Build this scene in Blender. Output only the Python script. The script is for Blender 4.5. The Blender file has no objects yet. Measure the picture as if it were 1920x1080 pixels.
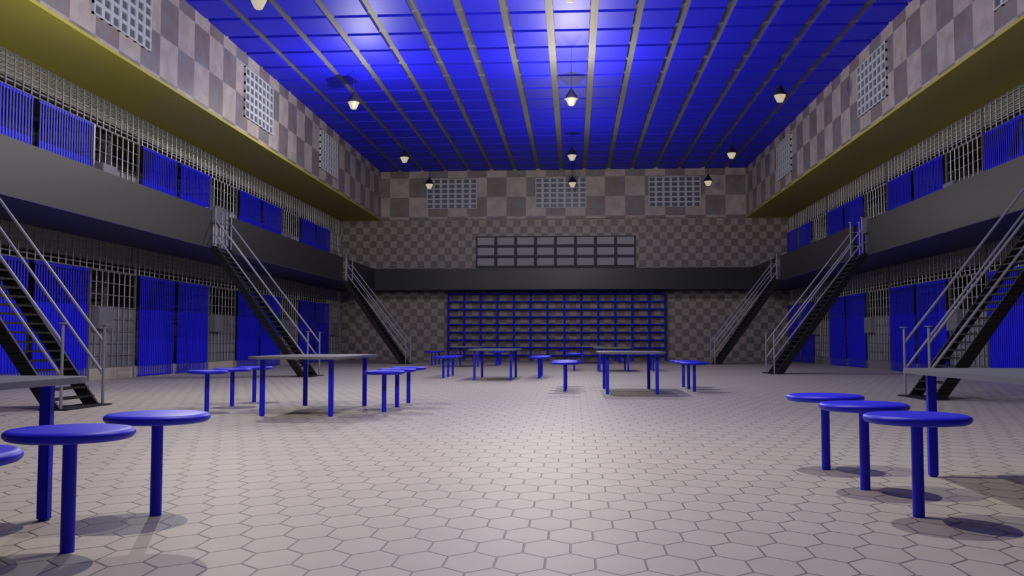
import bpy, bmesh, math, random
from mathutils import Vector, Matrix
random.seed(7)
S = bpy.context.scene
COL = S.collection

# ------------------------------------------------------------------ materials
def new_mat(name):
    m = bpy.data.materials.new(name); m.use_nodes = True
    nt = m.node_tree; b = nt.nodes['Principled BSDF']
    return m, nt, b

def plain(name, rgb, rough=0.5, metal=0.0, spec=0.5, noise=0.0, scale=3.0):
    m, nt, b = new_mat(name)
    b.inputs['Roughness'].default_value = rough
    b.inputs['Metallic'].default_value = metal
    b.inputs['Specular IOR Level'].default_value = spec
    if noise > 0:
        tc = nt.nodes.new('ShaderNodeTexCoord'); n = nt.nodes.new('ShaderNodeTexNoise')
        n.inputs['Scale'].default_value = scale; n.inputs['Detail'].default_value = 4
        nt.links.new(tc.outputs['Object'], n.inputs['Vector'])
        mx = nt.nodes.new('ShaderNodeMix'); mx.data_type = 'RGBA'
        mx.inputs['A'].default_value = (*[c*(1-noise) for c in rgb], 1)
        mx.inputs['B'].default_value = (*[min(1, c*(1+noise)) for c in rgb], 1)
        nt.links.new(n.outputs['Fac'], mx.inputs['Factor'])
        nt.links.new(mx.outputs['Result'], b.inputs['Base Color'])
    else:
        b.inputs['Base Color'].default_value = (*rgb, 1)
    return m

def glow(name, rgb, strength):
    m, nt, b = new_mat(name)
    b.inputs['Base Color'].default_value = (0.05, 0.05, 0.04, 1)
    b.inputs['Specular IOR Level'].default_value = 0.2
    b.inputs['Emission Color'].default_value = (*rgb, 1)
    b.inputs['Emission Strength'].default_value = strength
    return m

class NB:
    """tiny helper for maths nodes"""
    def __init__(s, nt): s.nt = nt
    def m(s, op, a, b=None, c=None):
        n = s.nt.nodes.new('ShaderNodeMath'); n.operation = op
        for i, v in enumerate((a, b, c)):
            if v is None: continue
            if isinstance(v, (int, float)): n.inputs[i].default_value = v
            else: s.nt.links.new(v, n.inputs[i])
        return n.outputs[0]
    def comb(s, x, y, z=0.0):
        n = s.nt.nodes.new('ShaderNodeCombineXYZ')
        for i, v in enumerate((x, y, z)):
            if isinstance(v, (int, float)): n.inputs[i].default_value = v
            else: s.nt.links.new(v, n.inputs[i])
        return n.outputs[0]
    def mix(s, f, a, b):
        n = s.nt.nodes.new('ShaderNodeMix'); n.data_type = 'RGBA'
        for k, v in (('Factor', f), ('A', a), ('B', b)):
            if isinstance(v, tuple): n.inputs[k].default_value = (*v, 1)
            elif isinstance(v, (int, float)): n.inputs[k].default_value = v
            else: s.nt.links.new(v, n.inputs[k])
        return n.outputs['Result']

def checker(name, axis, u0, tu, v0, tv, parity, light, dark, warm, cool, rough=0.45, stain=1.0):
    """two-tone marble tiles; axis = which object axis runs along the wall; v is always z"""
    m, nt, b = new_mat(name); k = NB(nt)
    tc = nt.nodes.new('ShaderNodeTexCoord'); sp = nt.nodes.new('ShaderNodeSeparateXYZ')
    nt.links.new(tc.outputs['Object'], sp.inputs[0])
    u = k.m('DIVIDE', k.m('SUBTRACT', sp.outputs[axis], u0), tu)
    v = k.m('DIVIDE', k.m('SUBTRACT', sp.outputs[2], v0), tv)
    fu, fv = k.m('FLOOR', u), k.m('FLOOR', v)
    par = k.m('FLOORED_MODULO', k.m('ADD', k.m('ADD', fu, fv), parity), 2.0)
    cell = k.comb(fu, fv, 0.0)
    wn = nt.nodes.new('ShaderNodeTexWhiteNoise'); wn.noise_dimensions = '3D'
    nt.links.new(cell, wn.inputs['Vector'])
    # veins and stains that stay inside each tile: offset the lookup per tile
    ofs = nt.nodes.new('ShaderNodeVectorMath'); ofs.operation = 'MULTIPLY_ADD'
    nt.links.new(wn.outputs['Color'], ofs.inputs[0]); ofs.inputs[1].default_value = (9, 9, 9)
    nt.links.new(k.comb(u, v, 0.0), ofs.inputs[2])
    n1 = nt.nodes.new('ShaderNodeTexNoise'); n1.inputs['Scale'].default_value = 1.7; n1.inputs['Detail'].default_value = 6
    n1.inputs['Roughness'].default_value = 0.62; n1.inputs['Distortion'].default_value = 0.9
    nt.links.new(ofs.outputs[0], n1.inputs['Vector'])
    n2 = nt.nodes.new('ShaderNodeTexNoise'); n2.inputs['Scale'].default_value = 2.3; n2.inputs['Detail'].default_value = 8
    nt.links.new(ofs.outputs[0], n2.inputs['Vector'])
    f1 = k.m('MULTIPLY', k.m('SUBTRACT', n1.outputs['Fac'], 0.44), 5.0*stain)
    f1 = k.m('MINIMUM', k.m('MAXIMUM', f1, 0.0), 1.0)
    dk = k.mix(f1, dark, warm)
    f1b = k.m('MULTIPLY', k.m('SUBTRACT', n2.outputs['Fac'], 0.47), 7.0)
    f1b = k.m('MINIMUM', k.m('MAXIMUM', k.m('ADD', f1b, k.m('SUBTRACT', wn.outputs['Value'], 0.5)), 0.0), 1.0)
    dk = k.mix(k.m('MULTIPLY', f1b, 0.85), dk, cool)
    lt = k.mix(k.m('MULTIPLY', f1, 0.5), light, tuple(c*0.78 for c in light))
    base = k.mix(par, lt, dk)
    fine = k.m('MULTIPLY_ADD', n2.outputs['Fac'], 0.9*stain, 1.0-0.45*stain)
    sc = nt.nodes.new('ShaderNodeVectorMath'); sc.operation = 'SCALE'
    nt.links.new(base, sc.inputs[0]); nt.links.new(fine, sc.inputs['Scale'])
    nt.links.new(sc.outputs[0], b.inputs['Base Color'])
    b.inputs['Roughness'].default_value = rough
    return m

def hex_floor(name, px, py, x0, y0, light, grout):
    """pointy hexagon pavers, pitch px across and py between rows"""
    m, nt, b = new_mat(name); k = NB(nt)
    tc = nt.nodes.new('ShaderNodeTexCoord'); sp = nt.nodes.new('ShaderNodeSeparateXYZ')
    nt.links.new(tc.outputs['Object'], sp.inputs[0])
    # unit hexes: width 1, row pitch sqrt(3)/2
    x = k.m('DIVIDE', k.m('SUBTRACT', sp.outputs[0], x0), px)
    y = k.m('MULTIPLY', k.m('DIVIDE', k.m('SUBTRACT', sp.outputs[1], y0), py), 0.8660254)
    r3 = 1.7320508
    def local(ox, oy):
        ax = k.m('SUBTRACT', x, ox); ay = k.m('SUBTRACT', y, oy)
        lx = k.m('SUBTRACT', k.m('FLOORED_MODULO', ax, 1.0), 0.5)
        ly = k.m('SUBTRACT', k.m('FLOORED_MODULO', ay, r3), r3/2)
        d = k.m('ADD', k.m('MULTIPLY', lx, lx), k.m('MULTIPLY', ly, ly))
        return lx, ly, d, ax, ay
    a = local(0.0, 0.0); c = local(0.5, r3/2)
    sel = k.m('LESS_THAN', a[2], c[2])
    inv = k.m('SUBTRACT', 1.0, sel)
    lx = k.m('ADD', k.m('MULTIPLY', sel, a[0]), k.m('MULTIPLY', inv, c[0]))
    ly = k.m('ADD', k.m('MULTIPLY', sel, a[1]), k.m('MULTIPLY', inv, c[1]))
    qx = k.m('ABSOLUTE', lx); qy = k.m('ABSOLUTE', ly)
    e = k.m('MAXIMUM', qx, k.m('ADD', k.m('MULTIPLY', qx, 0.5), k.m('MULTIPLY', qy, 0.8660254)))
    mask = nt.nodes.new('ShaderNodeMapRange'); mask.interpolation_type = 'SMOOTHSTEP'
    mask.inputs['From Min'].default_value = 0.466; mask.inputs['From Max'].default_value = 0.488
    nt.links.new(e, mask.inputs['Value'])
    idc = k.comb(k.m('ROUND', k.m('MULTIPLY', k.m('SUBTRACT', x, lx), 2.0)), k.m('ROUND', k.m('MULTIPLY', k.m('SUBTRACT', y, ly), 1.1547)), 0.0)
    wn = nt.nodes.new('ShaderNodeTexWhiteNoise'); wn.noise_dimensions = '3D'
    nt.links.new(idc, wn.inputs['Vector'])
    n = nt.nodes.new('ShaderNodeTexNoise'); n.inputs['Scale'].default_value = 5; n.inputs['Detail'].default_value = 6
    nt.links.new(tc.outputs['Object'], n.inputs['Vector'])
    n3 = nt.nodes.new('ShaderNodeTexNoise'); n3.inputs['Scale'].default_value = 120; n3.inputs['Detail'].default_value = 2
    nt.links.new(tc.outputs['Object'], n3.inputs['Vector'])
    v = k.m('ADD', k.m('MULTIPLY', wn.outputs['Value'], 0.07), k.m('MULTIPLY', n.outputs['Fac'], 0.16))
    v = k.m('ADD', v, k.m('MULTIPLY', n3.outputs['Fac'], 0.10))
    v = k.m('ADD', v, 0.835)
    sc = nt.nodes.new('ShaderNodeVectorMath'); sc.operation = 'SCALE'
    sc.inputs[0].default_value = light; nt.links.new(v, sc.inputs['Scale'])
    gr = k.mix(n.outputs['Fac'], tuple(c*1.6 for c in grout), tuple(c*0.6 for c in grout))
    colr = k.mix(mask.outputs[0], sc.outputs[0], gr)
    nt.links.new(colr, b.inputs['Base Color'])
    bp = nt.nodes.new('ShaderNodeBump'); bp.inputs['Strength'].default_value = 0.25; bp.inputs['Distance'].default_value = 0.01
    nt.links.new(k.m('SUBTRACT', 1.0, mask.outputs[0]), bp.inputs['Height'])
    nt.links.new(bp.outputs[0], b.inputs['Normal'])
    b.inputs['Roughness'].default_value = 0.55
    return m

BLUE = (0.012, 0.011, 0.72)
M = {
 'rack':   plain('blue_rack_paint', (0.008, 0.008, 0.52), 0.6, 0.0, 0.2),
 'slotbar': plain('dull_cross_bar', (0.20, 0.195, 0.20), 0.5, 0.2),
 'blue':   plain('blue_paint', BLUE, 0.45, 0.0, 0.36),
 'blue2':  plain('blue_ceiling_paint', (0.010, 0.011, 0.74), 0.55, 0.0, 0.35),
 'bar':    plain('galvanised_bar', (0.36, 0.36, 0.39), 0.36, 0.75),
 'steel':  plain('grey_sheet_steel', (0.21, 0.21, 0.23), 0.5, 0.2),
 'rail':   plain('grey_rail_paint', (0.27, 0.27, 0.31), 0.42, 0.1),
 'black':  plain('black_stair_paint', (0.008, 0.008, 0.009), 0.55, 0.0, 0.3),
 'fascia': plain('charcoal_parapet_paint', (0.015, 0.015, 0.016), 0.43, 0.0, 0.4),
 'slab':   plain('blue_bounce_slab', (0.016, 0.014, 0.06), 0.6),  # dark slab; blue light bounced off the doors is put into its colour
 'yellow': plain('olive_yellow_paint', (0.40, 0.365, 0.035), 0.6, noise=0.06, scale=0.6),
 'top':    plain('grey_table_laminate', (0.155, 0.16, 0.17), 0.4),
 'frame':  plain('pale_window_metal', (0.44, 0.46, 0.49), 0.5),
 'pane':   plain('dark_grey_glass', (0.10, 0.105, 0.12), 0.3),
 'panel':  plain('pale_grey_glass', (0.36, 0.36, 0.375), 0.6, 0.0, 0.3),
 'grout':  plain('grey_ceiling_slab', (0.155, 0.15, 0.13), 0.6, noise=0.08, scale=0.5),
 'kerb':   plain('beige_kerb_stone', (0.46, 0.41, 0.34), 0.7, noise=0.25, scale=2.5),
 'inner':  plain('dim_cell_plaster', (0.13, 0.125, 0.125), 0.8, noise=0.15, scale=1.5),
 'lintel': plain('grey_lintel_plaster', (0.40, 0.385, 0.37), 0.7, noise=0.12, scale=3.0),
 'wframe': plain('charcoal_window_metal', (0.075, 0.075, 0.079), 0.8, 0.0, 0.2),
 'lamp':   plain('black_lamp_enamel', (0.012, 0.012, 0.014), 0.5),
 'lens':   glow('cream_lamp_glass', (0.72, 0.65, 0.47), 0.68),
}
LT, DK = (0.40, 0.345, 0.31), (0.185, 0.158, 0.15)
WARM, COOL = (0.215, 0.152, 0.13), (0.155, 0.165, 0.175)
T = 0.8254
M['tile_side_l'] = checker('tile_left', 1, 17.656, T, 6.851, T, 1, LT, DK, WARM, COOL)
M['tile_side_r'] = checker('tile_right', 1, 17.700, T, 6.851, T, 1, LT, DK, WARM, COOL)
M['tile_back'] = checker('tile_back', 0, -7.2566, T, 6.851, T, 0, LT, DK, WARM, COOL)
M['tile_low'] = checker('tile_back_small', 0, -8.971, 0.290, 0.132, 0.2874, 0,
                        (0.32, 0.28, 0.245), (0.175, 0.15, 0.135), (0.155, 0.125, 0.11), (0.15, 0.138, 0.138), 0.5, 0.8)
M['floor'] = hex_floor('hex_pavers', 0.182, 0.2435, 0.594, 3.66, (0.46, 0.42, 0.33), (0.125, 0.108, 0.095))

# ------------------------------------------------------------------ mesh helpers
class MB:
    def __init__(s): s.bm = bmesh.new()
    def box(s, x0, x1, y0, y1, z0, z1, bev=0.0):
        r = bmesh.ops.create_cube(s.bm, size=1.0)
        vs = r['verts']
        for v in vs:
            v.co = Vector(((x0+x1)/2 + v.co.x*(x1-x0), (y0+y1)/2 + v.co.y*(y1-y0), (z0+z1)/2 + v.co.z*(z1-z0)))
        if bev:
            es = {e for v in vs for e in v.link_edges}
            bmesh.ops.bevel(s.bm, geom=list(es), offset=bev, segments=2, affect='EDGES')
        return s
    def cyl(s, p0, p1, r0, r1=None, n=14, cap=True):
        p0, p1 = Vector(p0), Vector(p1); d = p1-p0; L = d.length
        q = d.to_track_quat('Z', 'Y').to_matrix().to_4x4()
        bmesh.ops.create_cone(s.bm, cap_ends=cap, segments=n, radius1=r0, radius2=r0 if r1 is None else r1, depth=L,
                              matrix=Matrix.Translation((p0+p1)/2) @ q)
        return s
    def lathe(s, prof, n=40):
        rings = []
        for r, z in prof:
            if r < 1e-5: rings.append([s.bm.verts.new((0, 0, z))])
            else: rings.append([s.bm.verts.new((r*math.cos(2*math.pi*i/n), r*math.sin(2*math.pi*i/n), z)) for i in range(n)])
        for a, b in zip(rings, rings[1:]):
            for i in range(n):
                j = (i+1) % n
                if len(a) == 1 and len(b) == 1: continue
                if len(a) == 1: s.bm.faces.new((a[0], b[j], b[i]))
                elif len(b) == 1: s.bm.faces.new((a[i], a[j], b[0]))
                else: s.bm.faces.new((a[i], a[j], b[j], b[i]))
        return s
    def prism(s, pts, vec):
        a = [s.bm.verts.new(p) for p in pts]; b = [s.bm.verts.new(Vector(p)+Vector(vec)) for p in pts]
        n = len(pts); s.bm.faces.new(a); s.bm.faces.new(b[::-1])
        for i in range(n):
            j = (i+1) % n; s.bm.faces.new((a[j], a[i], b[i], b[j]))
        return s
    def mesh(s, name, mat, smooth=False):
        bmesh.ops.recalc_face_normals(s.bm, faces=s.bm.faces)
        me = bpy.data.meshes.new(name); s.bm.to_mesh(me); s.bm.free()
        me.materials.append(mat)
        if smooth:
            for p in me.polygons: p.use_smooth = True
            try: me.set_sharp_from_angle(angle=math.radians(38))
            except Exception: pass
        return me
    def build(s, name, mat, parent=None, smooth=False):
        return link(name, s.mesh(name, mat, smooth), parent)

def link(name, data, parent=None):
    o = bpy.data.objects.new(name, data); COL.objects.link(o)
    if parent: o.parent = parent
    return o

def tag(o, label, cat, group=None):
    o['label'] = label; o['category'] = cat
    if group: o['group'] = group
    return o

def struct(o):
    o['kind'] = 'structure'; return o

def thing(name, label, cat, loc=(0, 0, 0), rz=0.0, group=None):
    o = link(name, None); o.location = loc; o.rotation_euler = (0, 0, rz); o.empty_display_size = 0.2
    return tag(o, label, cat, group)

def dup(root, loc, rz, label):
    r = root.copy(); COL.objects.link(r); r.location = loc; r.rotation_euler = (0, 0, rz); r['label'] = label
    for ch in list(root.children):
        c = ch.copy(); COL.objects.link(c); c.parent = r
        for g in list(ch.children):
            d = g.copy(); COL.objects.link(d); d.parent = c
    return r

# ------------------------------------------------------------------ dimensions
W, WU, B = 9.26, 7.64, 7.60          # half widths: cell fronts, upper walls, parapet faces
D, P = 38.78, 6.148                  # back wall, bay length
YN = -3.0                            # closing wall behind the viewer
CELL = 2.6                           # cell depth
ZF2 = 2.96                           # upper walkway level
ZC = 7.96                            # underside of the ceiling panels
ZS = 5.89                            # underside of the yellow soffit

# ------------------------------------------------------------------ setting
struct(MB().box(-W-CELL, W+CELL, YN, D+0.4, -0.2, 0.0).build('floor', M['floor']))
ceil = struct(MB().box(-WU-0.3, WU+0.3, YN, D+0.3, ZC+0.06, ZC+0.35).build('ceiling', M['grout']))
pm = MB(); PX, PY = 0.974, 1.22
rows = range(-18, 16)
for k in range(-8, 8):
    xa = max(-0.0+PX*k+0.092, -WU); xb = min(PX*(k+1)-0.092, WU)
    for j in rows:
        ya = 19.95+PY*j+0.085; yb = 19.95+PY*(j+1)-0.085
        ya, yb = max(ya, YN), min(yb, D-0.02)
        if yb-ya < 0.05: continue
        pm.box(xa, xb, ya, yb, ZC, ZC+0.06)
pm.build('ceiling_panel_grid', M['blue2'], ceil)

# upper walls: tiles above the soffit
for sx, nm, mt in ((-1, 'wall_left', 'tile_side_l'), (1, 'wall_right', 'tile_side_r')):
    x0, x1 = sorted((sx*WU, sx*(WU+0.3)))
    struct(MB().box(x0, x1, YN, D, 5.965, ZC+0.12).build(nm, M[mt]))
wb = struct(MB().box(-WU-0.3, WU+0.3, D, D+0.3, 5.955, ZC+0.2).build('wall_back', M['tile_back']))
MB().box(-W-0.1, W+0.1, D+0.03, D+0.3, 0, 5.955).build('lower_tiles', M['tile_low'], wb)
struct(MB().box(-WU, WU, D-0.06, D+0.03, 5.905, 5.945).build('trim_1', M['tile_back']))
struct(MB().box(-W-CELL, W+CELL, YN-0.2, YN, 0, ZC+0.3).build('wall_front', M['tile_back']))
# yellow soffits
for i, sx in enumerate((-1, 1)):
    x0, x1 = sorted((sx*(WU-0.03), sx*(W+CELL)))
    struct(MB().box(x0, x1, YN, D, ZS, ZS+0.06).build('soffit_'+('left', 'right')[i], M['yellow']))

# high windows: pale frames of 7 x 6 dark panes
WW, WH = 2.145, 1.27
def high_window(n, c, yaw):
    o = link('window_%d' % n, None); o.location = c; o.rotation_euler = (0, 0, yaw); struct(o)
    # local: width along x, front towards -y
    f = MB(); px, pz = WW/7, WH/6; d = 0.05
    m_x, m_z = 0.098, 0.066
    for i in range(8):
        w = m_x if 0 < i < 7 else m_x*0.95
        x = -WW/2+px*i
        xa, xb = x-w/2, x+w/2
        xa, xb = max(xa, -WW/2), min(xb, WW/2)
        f.box(xa, xb, -d, 0, 0, WH)
    for j in range(7):
        z = pz*j
        f.box(-WW/2, WW/2, -d+0.002, 0, max(0, z-m_z/2), min(WH, z+m_z/2))
    f.build('window_frame', M['frame'], o)
    MB().box(-WW/2+0.02, WW/2-0.02, -0.022, -0.004, 0.02, WH-0.02).build('glass', M['pane'], o)
n = 1
for x in (-4.61, -0.02, 4.685):
    high_window(n, (x, D, 6.355), 0); n += 1
for y in (16.10, 23.40, 30.30):
    high_window(n, (-WU, y, 6.355), math.pi/2); n += 1
for y in (14.88, 22.46, 31.85):
    high_window(n, (WU, y, 6.355), -math.pi/2); n += 1

# wide window over the back parapet
o = struct(link('window_%d' % n, None)); o.location = (-0.255, D+0.03, 3.66)
f = MB(); PW, PH = 0.832, 0.436
bw, bh = 8*PW, 1.525
zs = [bh-0.05-0.31-PH*j for j in range(3)]
f.box(-bw/2, bw/2, -0.05, 0, bh-0.05, bh)
for j, z in enumerate(zs):
    f.box(-bw/2, bw/2, -0.05, 0, (zs[j+1]+0.31) if j < 2 else 0.0, z)
for i in range(9):
    x = -bw/2+PW*i; xa, xb = max(-bw/2, x-0.065), min(bw/2, x+0.065)
    f.box(xa, xb, -0.049, 0, 0, bh-0.01)
f.build('window_frame', M['wframe'], o)
MB().box(-bw/2+0.02, bw/2-0.02, -0.03, -0.01, 0.02, bh-0.02).build('glass', M['panel'], o)

# ------------------------------------------------------------------ cells (setting part): kerbs, partitions, ceilings
bays = 4
for sx, nm in ((-1, 'left'), (1, 'right')):
    c = MB(); xi, xo = sx*(W+0.06), sx*(W+CELL)
    a, b2 = sorted((xi, xo))
    back = sorted((sx*(W+CELL-0.1), xo))
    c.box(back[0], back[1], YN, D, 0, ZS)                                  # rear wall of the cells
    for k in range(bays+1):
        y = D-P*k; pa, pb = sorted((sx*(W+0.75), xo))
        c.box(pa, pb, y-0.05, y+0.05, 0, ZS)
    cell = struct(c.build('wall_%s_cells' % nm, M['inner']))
    # rails of the partitions, seen through the gates
    l = MB()
    for z0 in (0, ZF2):
        la, lb = sorted((sx*(W+0.17), sx*(W+0.40)))
        for k in range(bays):
            l.box(la, lb, D-P*(k+1)+0.045, D-P*k-0.045, z0+2.50, (2.88 if z0 == 0 else ZS-0.001))
    l.build('lintel', M['lintel'], cell)
    s = MB()
    for k in range(bays):
        for y in (D-P*k-0.08, D-P*(k+1)+0.08):
            for z0 in (0, ZF2):
                for z in (0.9, 1.3, 1.7, 2.1):
                    pa, pb = sorted((sx*(W+0.8), sx*(W+2.4)))
                    s.box(pa, pb, y-0.02, y+0.02, z0+z, z0+z+0.04)
    s.build('partition_rail', M['black'], cell)
    # plain wall nearer than the last bay in view
    pa, pb = sorted((sx*W, sx*(W+0.3)))
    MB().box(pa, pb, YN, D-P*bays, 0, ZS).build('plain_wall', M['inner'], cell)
    # kerb
    kb = MB()
    for z0 in (0, ZF2):
        for k in range(bays):
            y0 = D-P*(k+1); pa, pb = sorted((sx*(W+0.03), sx*(W+0.16)))
            kb.box(pa, pb, y0, y0+P, z0, z0+0.243)
    struct(kb.build('trim_%d' % (2 if sx < 0 else 3), M['kerb' if sx < 0 else 'steel']))

# walkways and parapets
gaps = {-1: [(10.3, 11.5), (20.36, 21.59), (32.25, 33.32)], 1: [(13.0, 14.2), (22.97, 24.08), (32.55, 33.68)]}
YB = 37.5
slab_l = MB().box(-W-CELL, -B, YN, D, 2.88, 2.90).box(-W-CELL, -B-0.075, YN, D, 2.90, ZF2).build('walkway_left', M['slab']); struct(slab_l)
slab_r = MB().box(B, W+CELL, YN, D, 2.88, 2.90).box(B+0.075, W+CELL, YN, D, 2.90, ZF2).build('walkway_right', M['slab']); struct(slab_r)
struct(MB().box(-B, B, YB, D+0.03, 2.88, 2.90).box(-B, B, YB+0.075, D+0.03, 2.90, ZF2).build('walkway_back', M['slab']))
for sx, nm in ((-1, 'left'), (1, 'right')):
    segs, y = [], YN
    for a, b2 in gaps[sx]: segs.append((y, a)); y = b2
    segs.append((y, YB if sx else 0))
    for i, (a, b2) in enumerate(segs):
        xa, xb = sorted((sx*B, sx*(B-0.06) if False else sx*(B+0.07)))
        far = (i == len(segs)-1)
        p = MB().box(xa, xb, a, b2 + (0.07 if far else 0), 2.90, 3.738).build('parapet', M['fascia'])
        where = {-1: ['nearest the viewer, mostly out of frame', 'beside the near left staircase, brightly lit', 'between the middle and far left staircases', 'short piece beyond the far left staircase'],
                  1: ['nearest the viewer on the right, out of frame', 'beside the near right staircase', 'between the middle and far right staircases', 'short piece beyond the far right staircase']}[sx][i]
        tag(p, 'charcoal %s balcony parapet, %s' % (nm, where), 'balcony parapet', 'solid balcony parapets')
p = MB().box(-B+0.0, B-0.0, YB, YB+0.07, 2.90, 3.738).build('parapet', M['fascia'])
tag(p, 'long charcoal parapet across the back wall above the blue rack', 'balcony parapet', 'solid balcony parapets')

# ------------------------------------------------------------------ cell fronts (local: y along the bay 0..P, front towards +x)
def bars_panel(w):
    """blue sliding door: flat upright bars with a plate behind the lower half"""
    f = MB(); h0, h1 = 0.012, 2.262
    nb = int(round(w/0.0925)); pit = w/nb
    for i in range(nb):
        y = pit*(i+0.5)
        f.box(0.0, 0.008, y-0.0215, y+0.0215, h0, h1)
    bars = f.mesh('bar_panel', M['blue'])
    t = MB().box(-0.012, 0.0, 0, w, 2.20, 2.262).box(-0.012, 0.0, 0, w, 0.012, 0.04)
    rails = t.mesh('cross_rail', M['blue'])
    pl = MB().box(-0.016, -0.004, 0.01, w-0.01, 0.25, 1.515)
    plate = pl.mesh('backing_plate', M['blue'])
    return bars, rails, plate
d1, d2 = bars_panel(1.86), bars_panel(1.92)

g = MB()
gy = [4.09+0.2425*i for i in range(9)]
for i, y in enumerate(gy):
    if i in (0, 8): continue
    g.cyl((-0.021, y, 0.245), (-0.021, y, 2.268), 0.016, n=10)
g_bars = g.mesh('upright_bar_set', M['bar'], True)
g = MB()
for z in (0.26, 0.50, 0.752, 1.008, 1.265, 1.52, 1.77, 2.02, 2.256):
    g.cyl((-0.021, 4.09, z), (-0.021, 6.03, z), 0.012, n=8)
g_cross = g.mesh('cross_bar_set', M['bar'], True)
g_panel = MB().box(-0.06, -0.045, 4.12, 6.02, 0.25, 1.512).mesh('sheet_panel', M['steel'])
g_box = MB().box(-0.04, 0.13, 4.20, 4.815, 1.045, 1.505, 0.012).mesh('lock_box', M['steel'])
g_post = [MB().box(-0.045, 0.0, 4.05, 4.11, 0.0, 2.268).mesh('post', M['bar']), MB().box(-0.045, 0.0, 6.02, 6.055, 0.0, 2.268).mesh('post', M['bar'])]
g = MB()
for i in range(24):
    y = 0.06+0.2582*i
    if y < 6.04: g.cyl((-0.020, y, 2.272), (-0.020, y, 2.878), 0.016, n=10)
g.box(-0.045, 0.0, 6.02, 6.055, 2.272, 2.878)
t_bars = g.mesh('upright_bar_set', M['bar'], True)
g = MB()
for i in range(7):
    z = 2.285+0.098*i
    g.box(-0.052, -0.030, 0.03, 6.01, z-0.014, z+0.014)
t_cross = g.mesh('cross_bar_set', M['slotbar'])

bay_name = ['cell by the back wall', 'second cell from the back wall', 'third cell from the back wall', 'fourth cell from the back wall']
for sx, sn in ((-1, 'left'), (1, 'right')):
    for z0, fn in ((0.0, 'ground-floor'), (ZF2, 'upper-floor')):
        for k in range(bays):
            if sx < 0: loc0 = Vector((-W, D-P*(k+1), z0)); rz = 0.0
            else: loc0 = Vector((W, D-P*k, z0)); rz = math.pi
            R = Matrix.Rotation(rz, 4, 'Z')
            where = '%s %s row, %s' % (fn, sn, bay_name[k])
            pos = ('nearer', 'farther') if sx < 0 else ('farther', 'nearer')
            for (dm, y0, pn) in ((d1, 0.02, pos[0]), (d2, 2.05, pos[1])):
                loc = loc0 + R @ Vector((0.02, y0, 0))
                t = thing('cell_door', 'blue barred door, %s of its pair, %s' % (pn, where), 'cell door', loc, rz, 'blue barred cell doors')
                for nm, me in zip(('bar_panel', 'cross_rail', 'backing_plate'), dm): link(nm, me, t)
            t = thing('cell_gate', 'grey barred gate, %s' % where, 'cell gate', loc0, rz, 'grey barred cell gates')
            link('upright_bar_set', g_bars, t); link('cross_bar_set', g_cross, t); link('sheet_panel', g_panel, t); link('lock_box', g_box, t)
            for q in g_post: link('post', q, t)
            t = thing('transom_grille', 'grey bar grille above the doors, %s' % where, 'grille', loc0, rz, 'grey grilles above the cell doors')
            link('upright_bar_set', t_bars, t); link('cross_bar_set', t_cross, t)

# ------------------------------------------------------------------ staircases (local: x = 0 at the foot, rising towards +x; y 0..0.97 wide)
RUN, RISE, WID = 2.10, 2.93, 0.96
def stair_parts():
    out = []
    sl = RISE/RUN
    for y in (0.02, WID-0.06):
        out.append(('stringer', MB().prism([(0.02, y, 0.0), (0.215, y, 0.0), (0.215+RUN, y, RISE), (0.02+RUN, y, RISE)], (0, 0.04, 0)).mesh('stringer', M['black']), None))
    N = 26
    tr = MB().box(-0.075, 0.075, 0.0, WID, -0.012, 0.012).mesh('tread', M['black'])
    for i in range(1, N):
        z = RISE*i/N
        out.append(('tread', tr, (0.10+RUN*i/N, 0, z)))
    out.append(('base_plate', MB().box(-0.10, 0.24, -0.05, WID+0.05, 0.0, 0.018).mesh('base_plate', M['black']), None))
    post = MB().cyl((0, 0, 0), (0, 0, 1.0), 0.018).mesh('post', M['rail'], True)
    cap = MB().cyl((0, 0, 1.0), (0, 0, 1.012), 0.055, n=20).mesh('cap', M['rail'], True)
    tpost = MB().cyl((0, 0, 0), (0, 0, 0.87), 0.018).mesh('post', M['rail'], True)
    tcap = MB().cyl((0, 0, 0.87), (0, 0, 0.882), 0.05, n=20).mesh('cap', M['rail'], True)
    for y in (0.0, WID):
        out.append(('post', post, (0, y, 0.0), ('cap', cap)))
        out.append(('post', tpost, (RUN+0.05, y, RISE), ('cap', tcap)))
        out.append(('post', tpost, (RUN+0.27, y, RISE), ('cap', tcap)))
        out.append(('handrail', MB().cyl((0, y, 0.775), (RUN+0.05, y, RISE+0.60), 0.019).mesh('handrail', M['rail'], True), None))
        out.append(('handrail', MB().cyl((0, y, 0.385), (RUN+0.05, y, RISE+0.27), 0.019).mesh('handrail', M['rail'], True), None))
        for z in (0.27, 0.62):
            out.append(('landing_rail', MB().cyl((RUN+0.05, y, RISE+z), (RUN+0.27, y, RISE+z), 0.013).mesh('landing_rail', M['rail'], True), None))
    return out
SP = stair_parts()
def staircase(x, y, rz, label):
    t = thing('staircase', label, 'staircase', (x, y, 0), rz, 'black steel staircases')
    for p in SP:
        o = link(p[0], p[1], t)
        if p[2]: o.location = p[2]
        if len(p) > 3: link(p[3][0], p[3][1], o)
XS = 5.40
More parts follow.
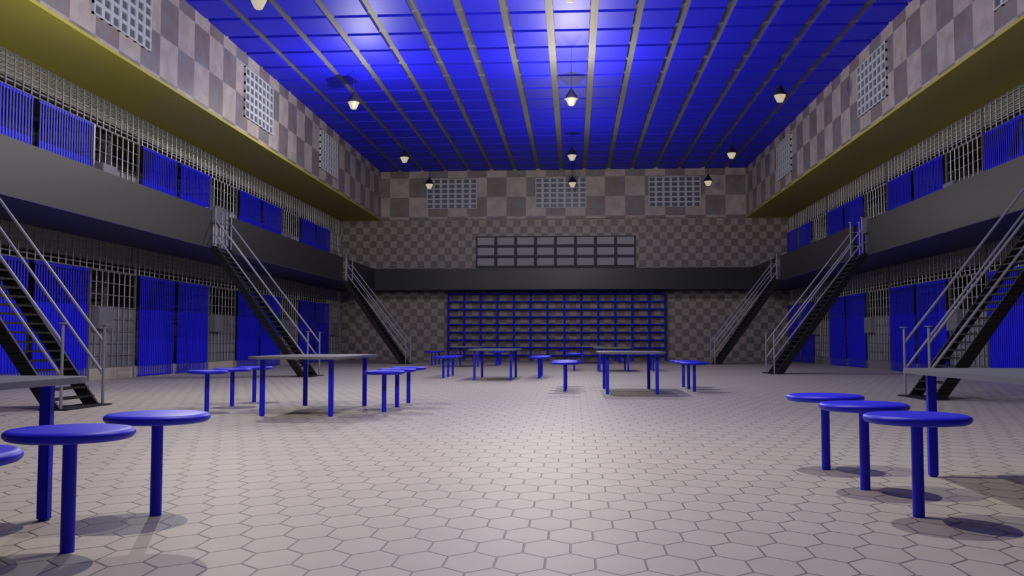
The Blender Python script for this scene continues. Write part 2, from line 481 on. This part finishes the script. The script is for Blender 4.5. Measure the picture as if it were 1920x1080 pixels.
# right stairs rise towards +x, local y = world y; left stairs are turned half round
staircase(5.36, 13.13, 0, 'black steel staircase with grey rails, right side, nearest the viewer, behind the right table')
staircase(5.36, 23.07, 0, 'black steel staircase with grey rails, right side, middle one of three')
staircase(5.36, 32.66, 0, 'black steel staircase with grey rails, right side, farthest, by the back wall')
staircase(-5.39, 11.40, math.pi, 'black steel staircase with grey rails, left side, nearest the viewer, top out of frame')
staircase(-5.39, 21.37, math.pi, 'black steel staircase with grey rails, left side, middle one behind the grey table')
staircase(-5.36, 33.28, math.pi, 'black steel staircase with grey rails, left side, farthest, by the back wall')

# ------------------------------------------------------------------ blue rack on the back wall
rk = thing('storage_rack', 'wide blue open rack of shelves against the back wall', 'rack', (-0.235, D+0.03, 0))
RW, RD, RH = 9.0, 0.34, 2.795
for i in range(14):
    x = -RW/2+RW*i/13; x = min(max(x, -RW/2+0.04), RW/2-0.04)
    MB().box(x-0.038, x+0.038, -RD, -RD+0.04, 0, RH).build('upright', M['rack'], rk)
for sx in (-1, 1):
    x = sx*(RW/2-0.02)
    MB().box(x-0.02, x+0.02, -RD+0.04, -0.005, 0, RH).build('side_panel', M['rack'], rk)
for j in range(9):
    z = 0.22+0.3165*j
    MB().box(-RW/2+0.01, RW/2-0.01, -RD+0.002, -0.005, z-0.026, z+0.026).build('shelf', M['rack'], rk)

# ------------------------------------------------------------------ tables and stools
def rounded(w, l, r, n=8):
    pts = []
    for cx, cy, a0 in ((w/2-r, l/2-r, 0), (-w/2+r, l/2-r, 90), (-w/2+r, -l/2+r, 180), (w/2-r, -l/2+r, 270)):
        for i in range(n+1):
            a = math.radians(a0+90*i/n); pts.append((cx+r*math.cos(a), cy+r*math.sin(a)))
    return pts
tb = MB(); tb.prism([(x, y, 0.608) for x, y in rounded(1.02, 2.02, 0.17)], (0, 0, 0.028))
top_me = tb.mesh('tabletop', M['top'])
bm_leg = MB().box(-0.025, 0.025, -0.025, 0.025, 0.0, 0.608, 0.008).mesh('leg', M['blue'], True)
seat_me = MB().lathe([(0, 0.425), (0.205, 0.425), (0.222, 0.430), (0.232, 0.440), (0.234, 0.449), (0.230, 0.458), (0.218, 0.465), (0.205, 0.467), (0, 0.467)], 56).mesh('seat', M['blue'], True)
leg_me = MB().cyl((0, 0, 0), (0, 0, 0.43), 0.026, n=20).mesh('leg', M['blue'], True)

def table(x, y, label):
    t = thing('dining_table', label, 'table', (x, y, 0), 0, 'grey dining tables')
    link('tabletop', top_me, t)
    for sx in (-1, 1):
        for sy in (-1, 1):
            l = link('leg', bm_leg, t); l.location = (sx*0.372, sy*0.80, 0)
stool0 = None
def stool(x, y, label):
    global stool0
    if stool0 is None:
        stool0 = thing('stool', label, 'stool', (x, y, 0), 0, 'round blue stools')
        link('seat', seat_me, stool0); link('leg', leg_me, stool0)
    else: dup(stool0, (x, y, 0), 0, label)

table(-2.22, 3.27, 'grey table cut off by the left edge of the picture')
table(3.01, 4.93, 'grey table cut off by the right edge of the picture')
table(-2.435, 10.61, 'grey table in the left middle, in front of the middle left staircase')
table(1.388, 14.99, 'grey table right of centre, in front of the blue rack')
table(-1.14, 19.76, 'grey table left of centre, second row back on the left')
table(1.55, 25.4, 'grey table right of centre, hidden partly by the nearer right table')
table(-2.83, 29.55, 'small far grey table on the left, nearest the blue rack')
table(1.17, 34.0, 'farthest grey table, right in front of the blue rack')
order = ('nearest', 'middle', 'farthest')
def row(x, ys, where, names=order):
    for y, nm in zip(ys, names): stool(x, y, 'round blue stool, %s of the row %s' % (nm, where))
row(-1.403, (2.72, 3.47, 4.22), 'beside the near left cut-off table')
row(2.085, (4.42, 5.205, 5.99), 'beside the near right cut-off table')
row(-3.67, (10.45, 11.24, 12.035), 'on the left of the left middle table')
row(-1.628, (10.475, 11.25, 12.03), 'on the right of the left middle table')
row(2.42, (15.03, 15.78, 16.53), 'on the right of the right-centre table')
row(0.368, (15.03, 15.78, 16.53), 'on the left of the right-centre table')
row(-2.31, (20.1, 20.88, 21.67), 'on the left of the left-centre table')
row(-0.238, (20.1, 20.88, 21.67), 'on the right of the left-centre table')
row(2.63, (25.3, 26.1, 26.95), 'on the right of the half-hidden right table')
row(0.515, (25.3, 26.1, 26.9), 'on the left of the half-hidden right table')
row(-4.09, (30.05, 30.85, 31.7), 'on the left of the far left table')
row(-1.98, (29.9, 30.7, 31.5), 'on the right of the far left table')
row(2.2, (34.0, 34.8, 35.6), 'on the right of the farthest table')
row(0.14, (34.0, 34.8, 35.6), 'on the left of the farthest table')

# ------------------------------------------------------------------ pendant lamps
shade_me = MB().lathe([(0.0, 0.484), (0.012, 0.464), (0.182, 0.190), (0.188, 0.176), (0.150, 0.176), (0.0, 0.178)], 28).mesh('shade', M['lamp'], True)
lens_me = MB().lathe([(0.0, 0.176), (0.150, 0.1755), (0.078, 0.016), (0.064, 0.004), (0.0, 0.0)], 28).mesh('lens', M['lens'], True)
cord_me = MB().cyl((0, 0, 0.47), (0, 0, ZC+0.06-6.917), 0.008, n=8).mesh('cord', M['lamp'], True)
lamp0 = None
rows_y = (16.55, 24.0, 31.4, 36.9)
rown = ('row at the top edge of the picture', 'second row from the viewer', 'third row from the viewer', 'row closest to the back wall')
for j, y in enumerate(rows_y):
    for x, cn in ((-5.28, 'left'), (0.46, 'centre'), (5.80, 'right')):
        if j == 0 and cn == 'right': continue
        lab = 'black cone pendant lamp, %s one in the %s' % (cn, rown[j])
        if lamp0 is None:
            lamp0 = thing('pendant_lamp', lab, 'lamp', (x, y, 6.917), 0, 'black cone pendant lamps')
            link('shade', shade_me, lamp0); link('lens', lens_me, lamp0); link('cord', cord_me, lamp0)
        else: dup(lamp0, (x, y, 6.917), 0, lab)

# ------------------------------------------------------------------ light
def point(x, y, z, e, col=(1, 0.95, 0.88), r=0.02):
    l = bpy.data.lights.new('hall_light', 'POINT'); l.energy = e; l.color = col; l.shadow_soft_size = r
    o = bpy.data.objects.new('hall_light', l); COL.objects.link(o); o.location = (x, y, z)
K = 1.0
WH, YE, BL = (1, 0.95, 0.87), (1, 0.91, 0.80), (0.97, 0.96, 0.95)
point(-1.0, 6.2, 4.8, 450*K, YE); point(1.45, 6.8, 4.8, 345*K, BL)
point(-4.6, 13.0, 4.2, 330*K, WH)
point(-0.5, 16.8, 5.0, 480*K, BL); point(0.45, 23.1, 6.36, 430*K, YE); point(-4.8, 23.2, 6.38, 280*K, WH)
point(0.4, 30.0, 5.0, 220*K, WH)
w = bpy.data.worlds.new('world'); S.world = w; w.use_nodes = True
w.node_tree.nodes['Background'].inputs[0].default_value = (0.02, 0.02, 0.025, 1)

# ------------------------------------------------------------------ camera
cam = bpy.data.cameras.new('camera'); co = bpy.data.objects.new('camera', cam); COL.objects.link(co)
cam.sensor_width = 36; cam.lens = 1748.8/1920*36; cam.clip_end = 200
pi_, ya, ro = 0.0569, -0.0667, 0.0005
c, s = math.cos(ya), math.sin(ya)
fw = Vector((s, c, 0)); r = Vector((c, -s, 0)); u = Vector((0, 0, 1))
F = fw*math.cos(pi_)+u*math.sin(pi_); U2 = u*math.cos(pi_)-fw*math.sin(pi_)
Rv = r*math.cos(ro)+U2*math.sin(ro); Uv = U2*math.cos(ro)-r*math.sin(ro)
mw = Matrix((Rv, Uv, -F)).transposed().to_4x4(); mw.translation = Vector((0.52, 0, 0.8))
co.matrix_world = mw
S.camera = co
S.view_settings.view_transform = 'Standard'; S.view_settings.look = 'None'
S.view_settings.gamma = 1.0; S.view_settings.use_curve_mapping = False; S.view_settings.exposure = 0.0
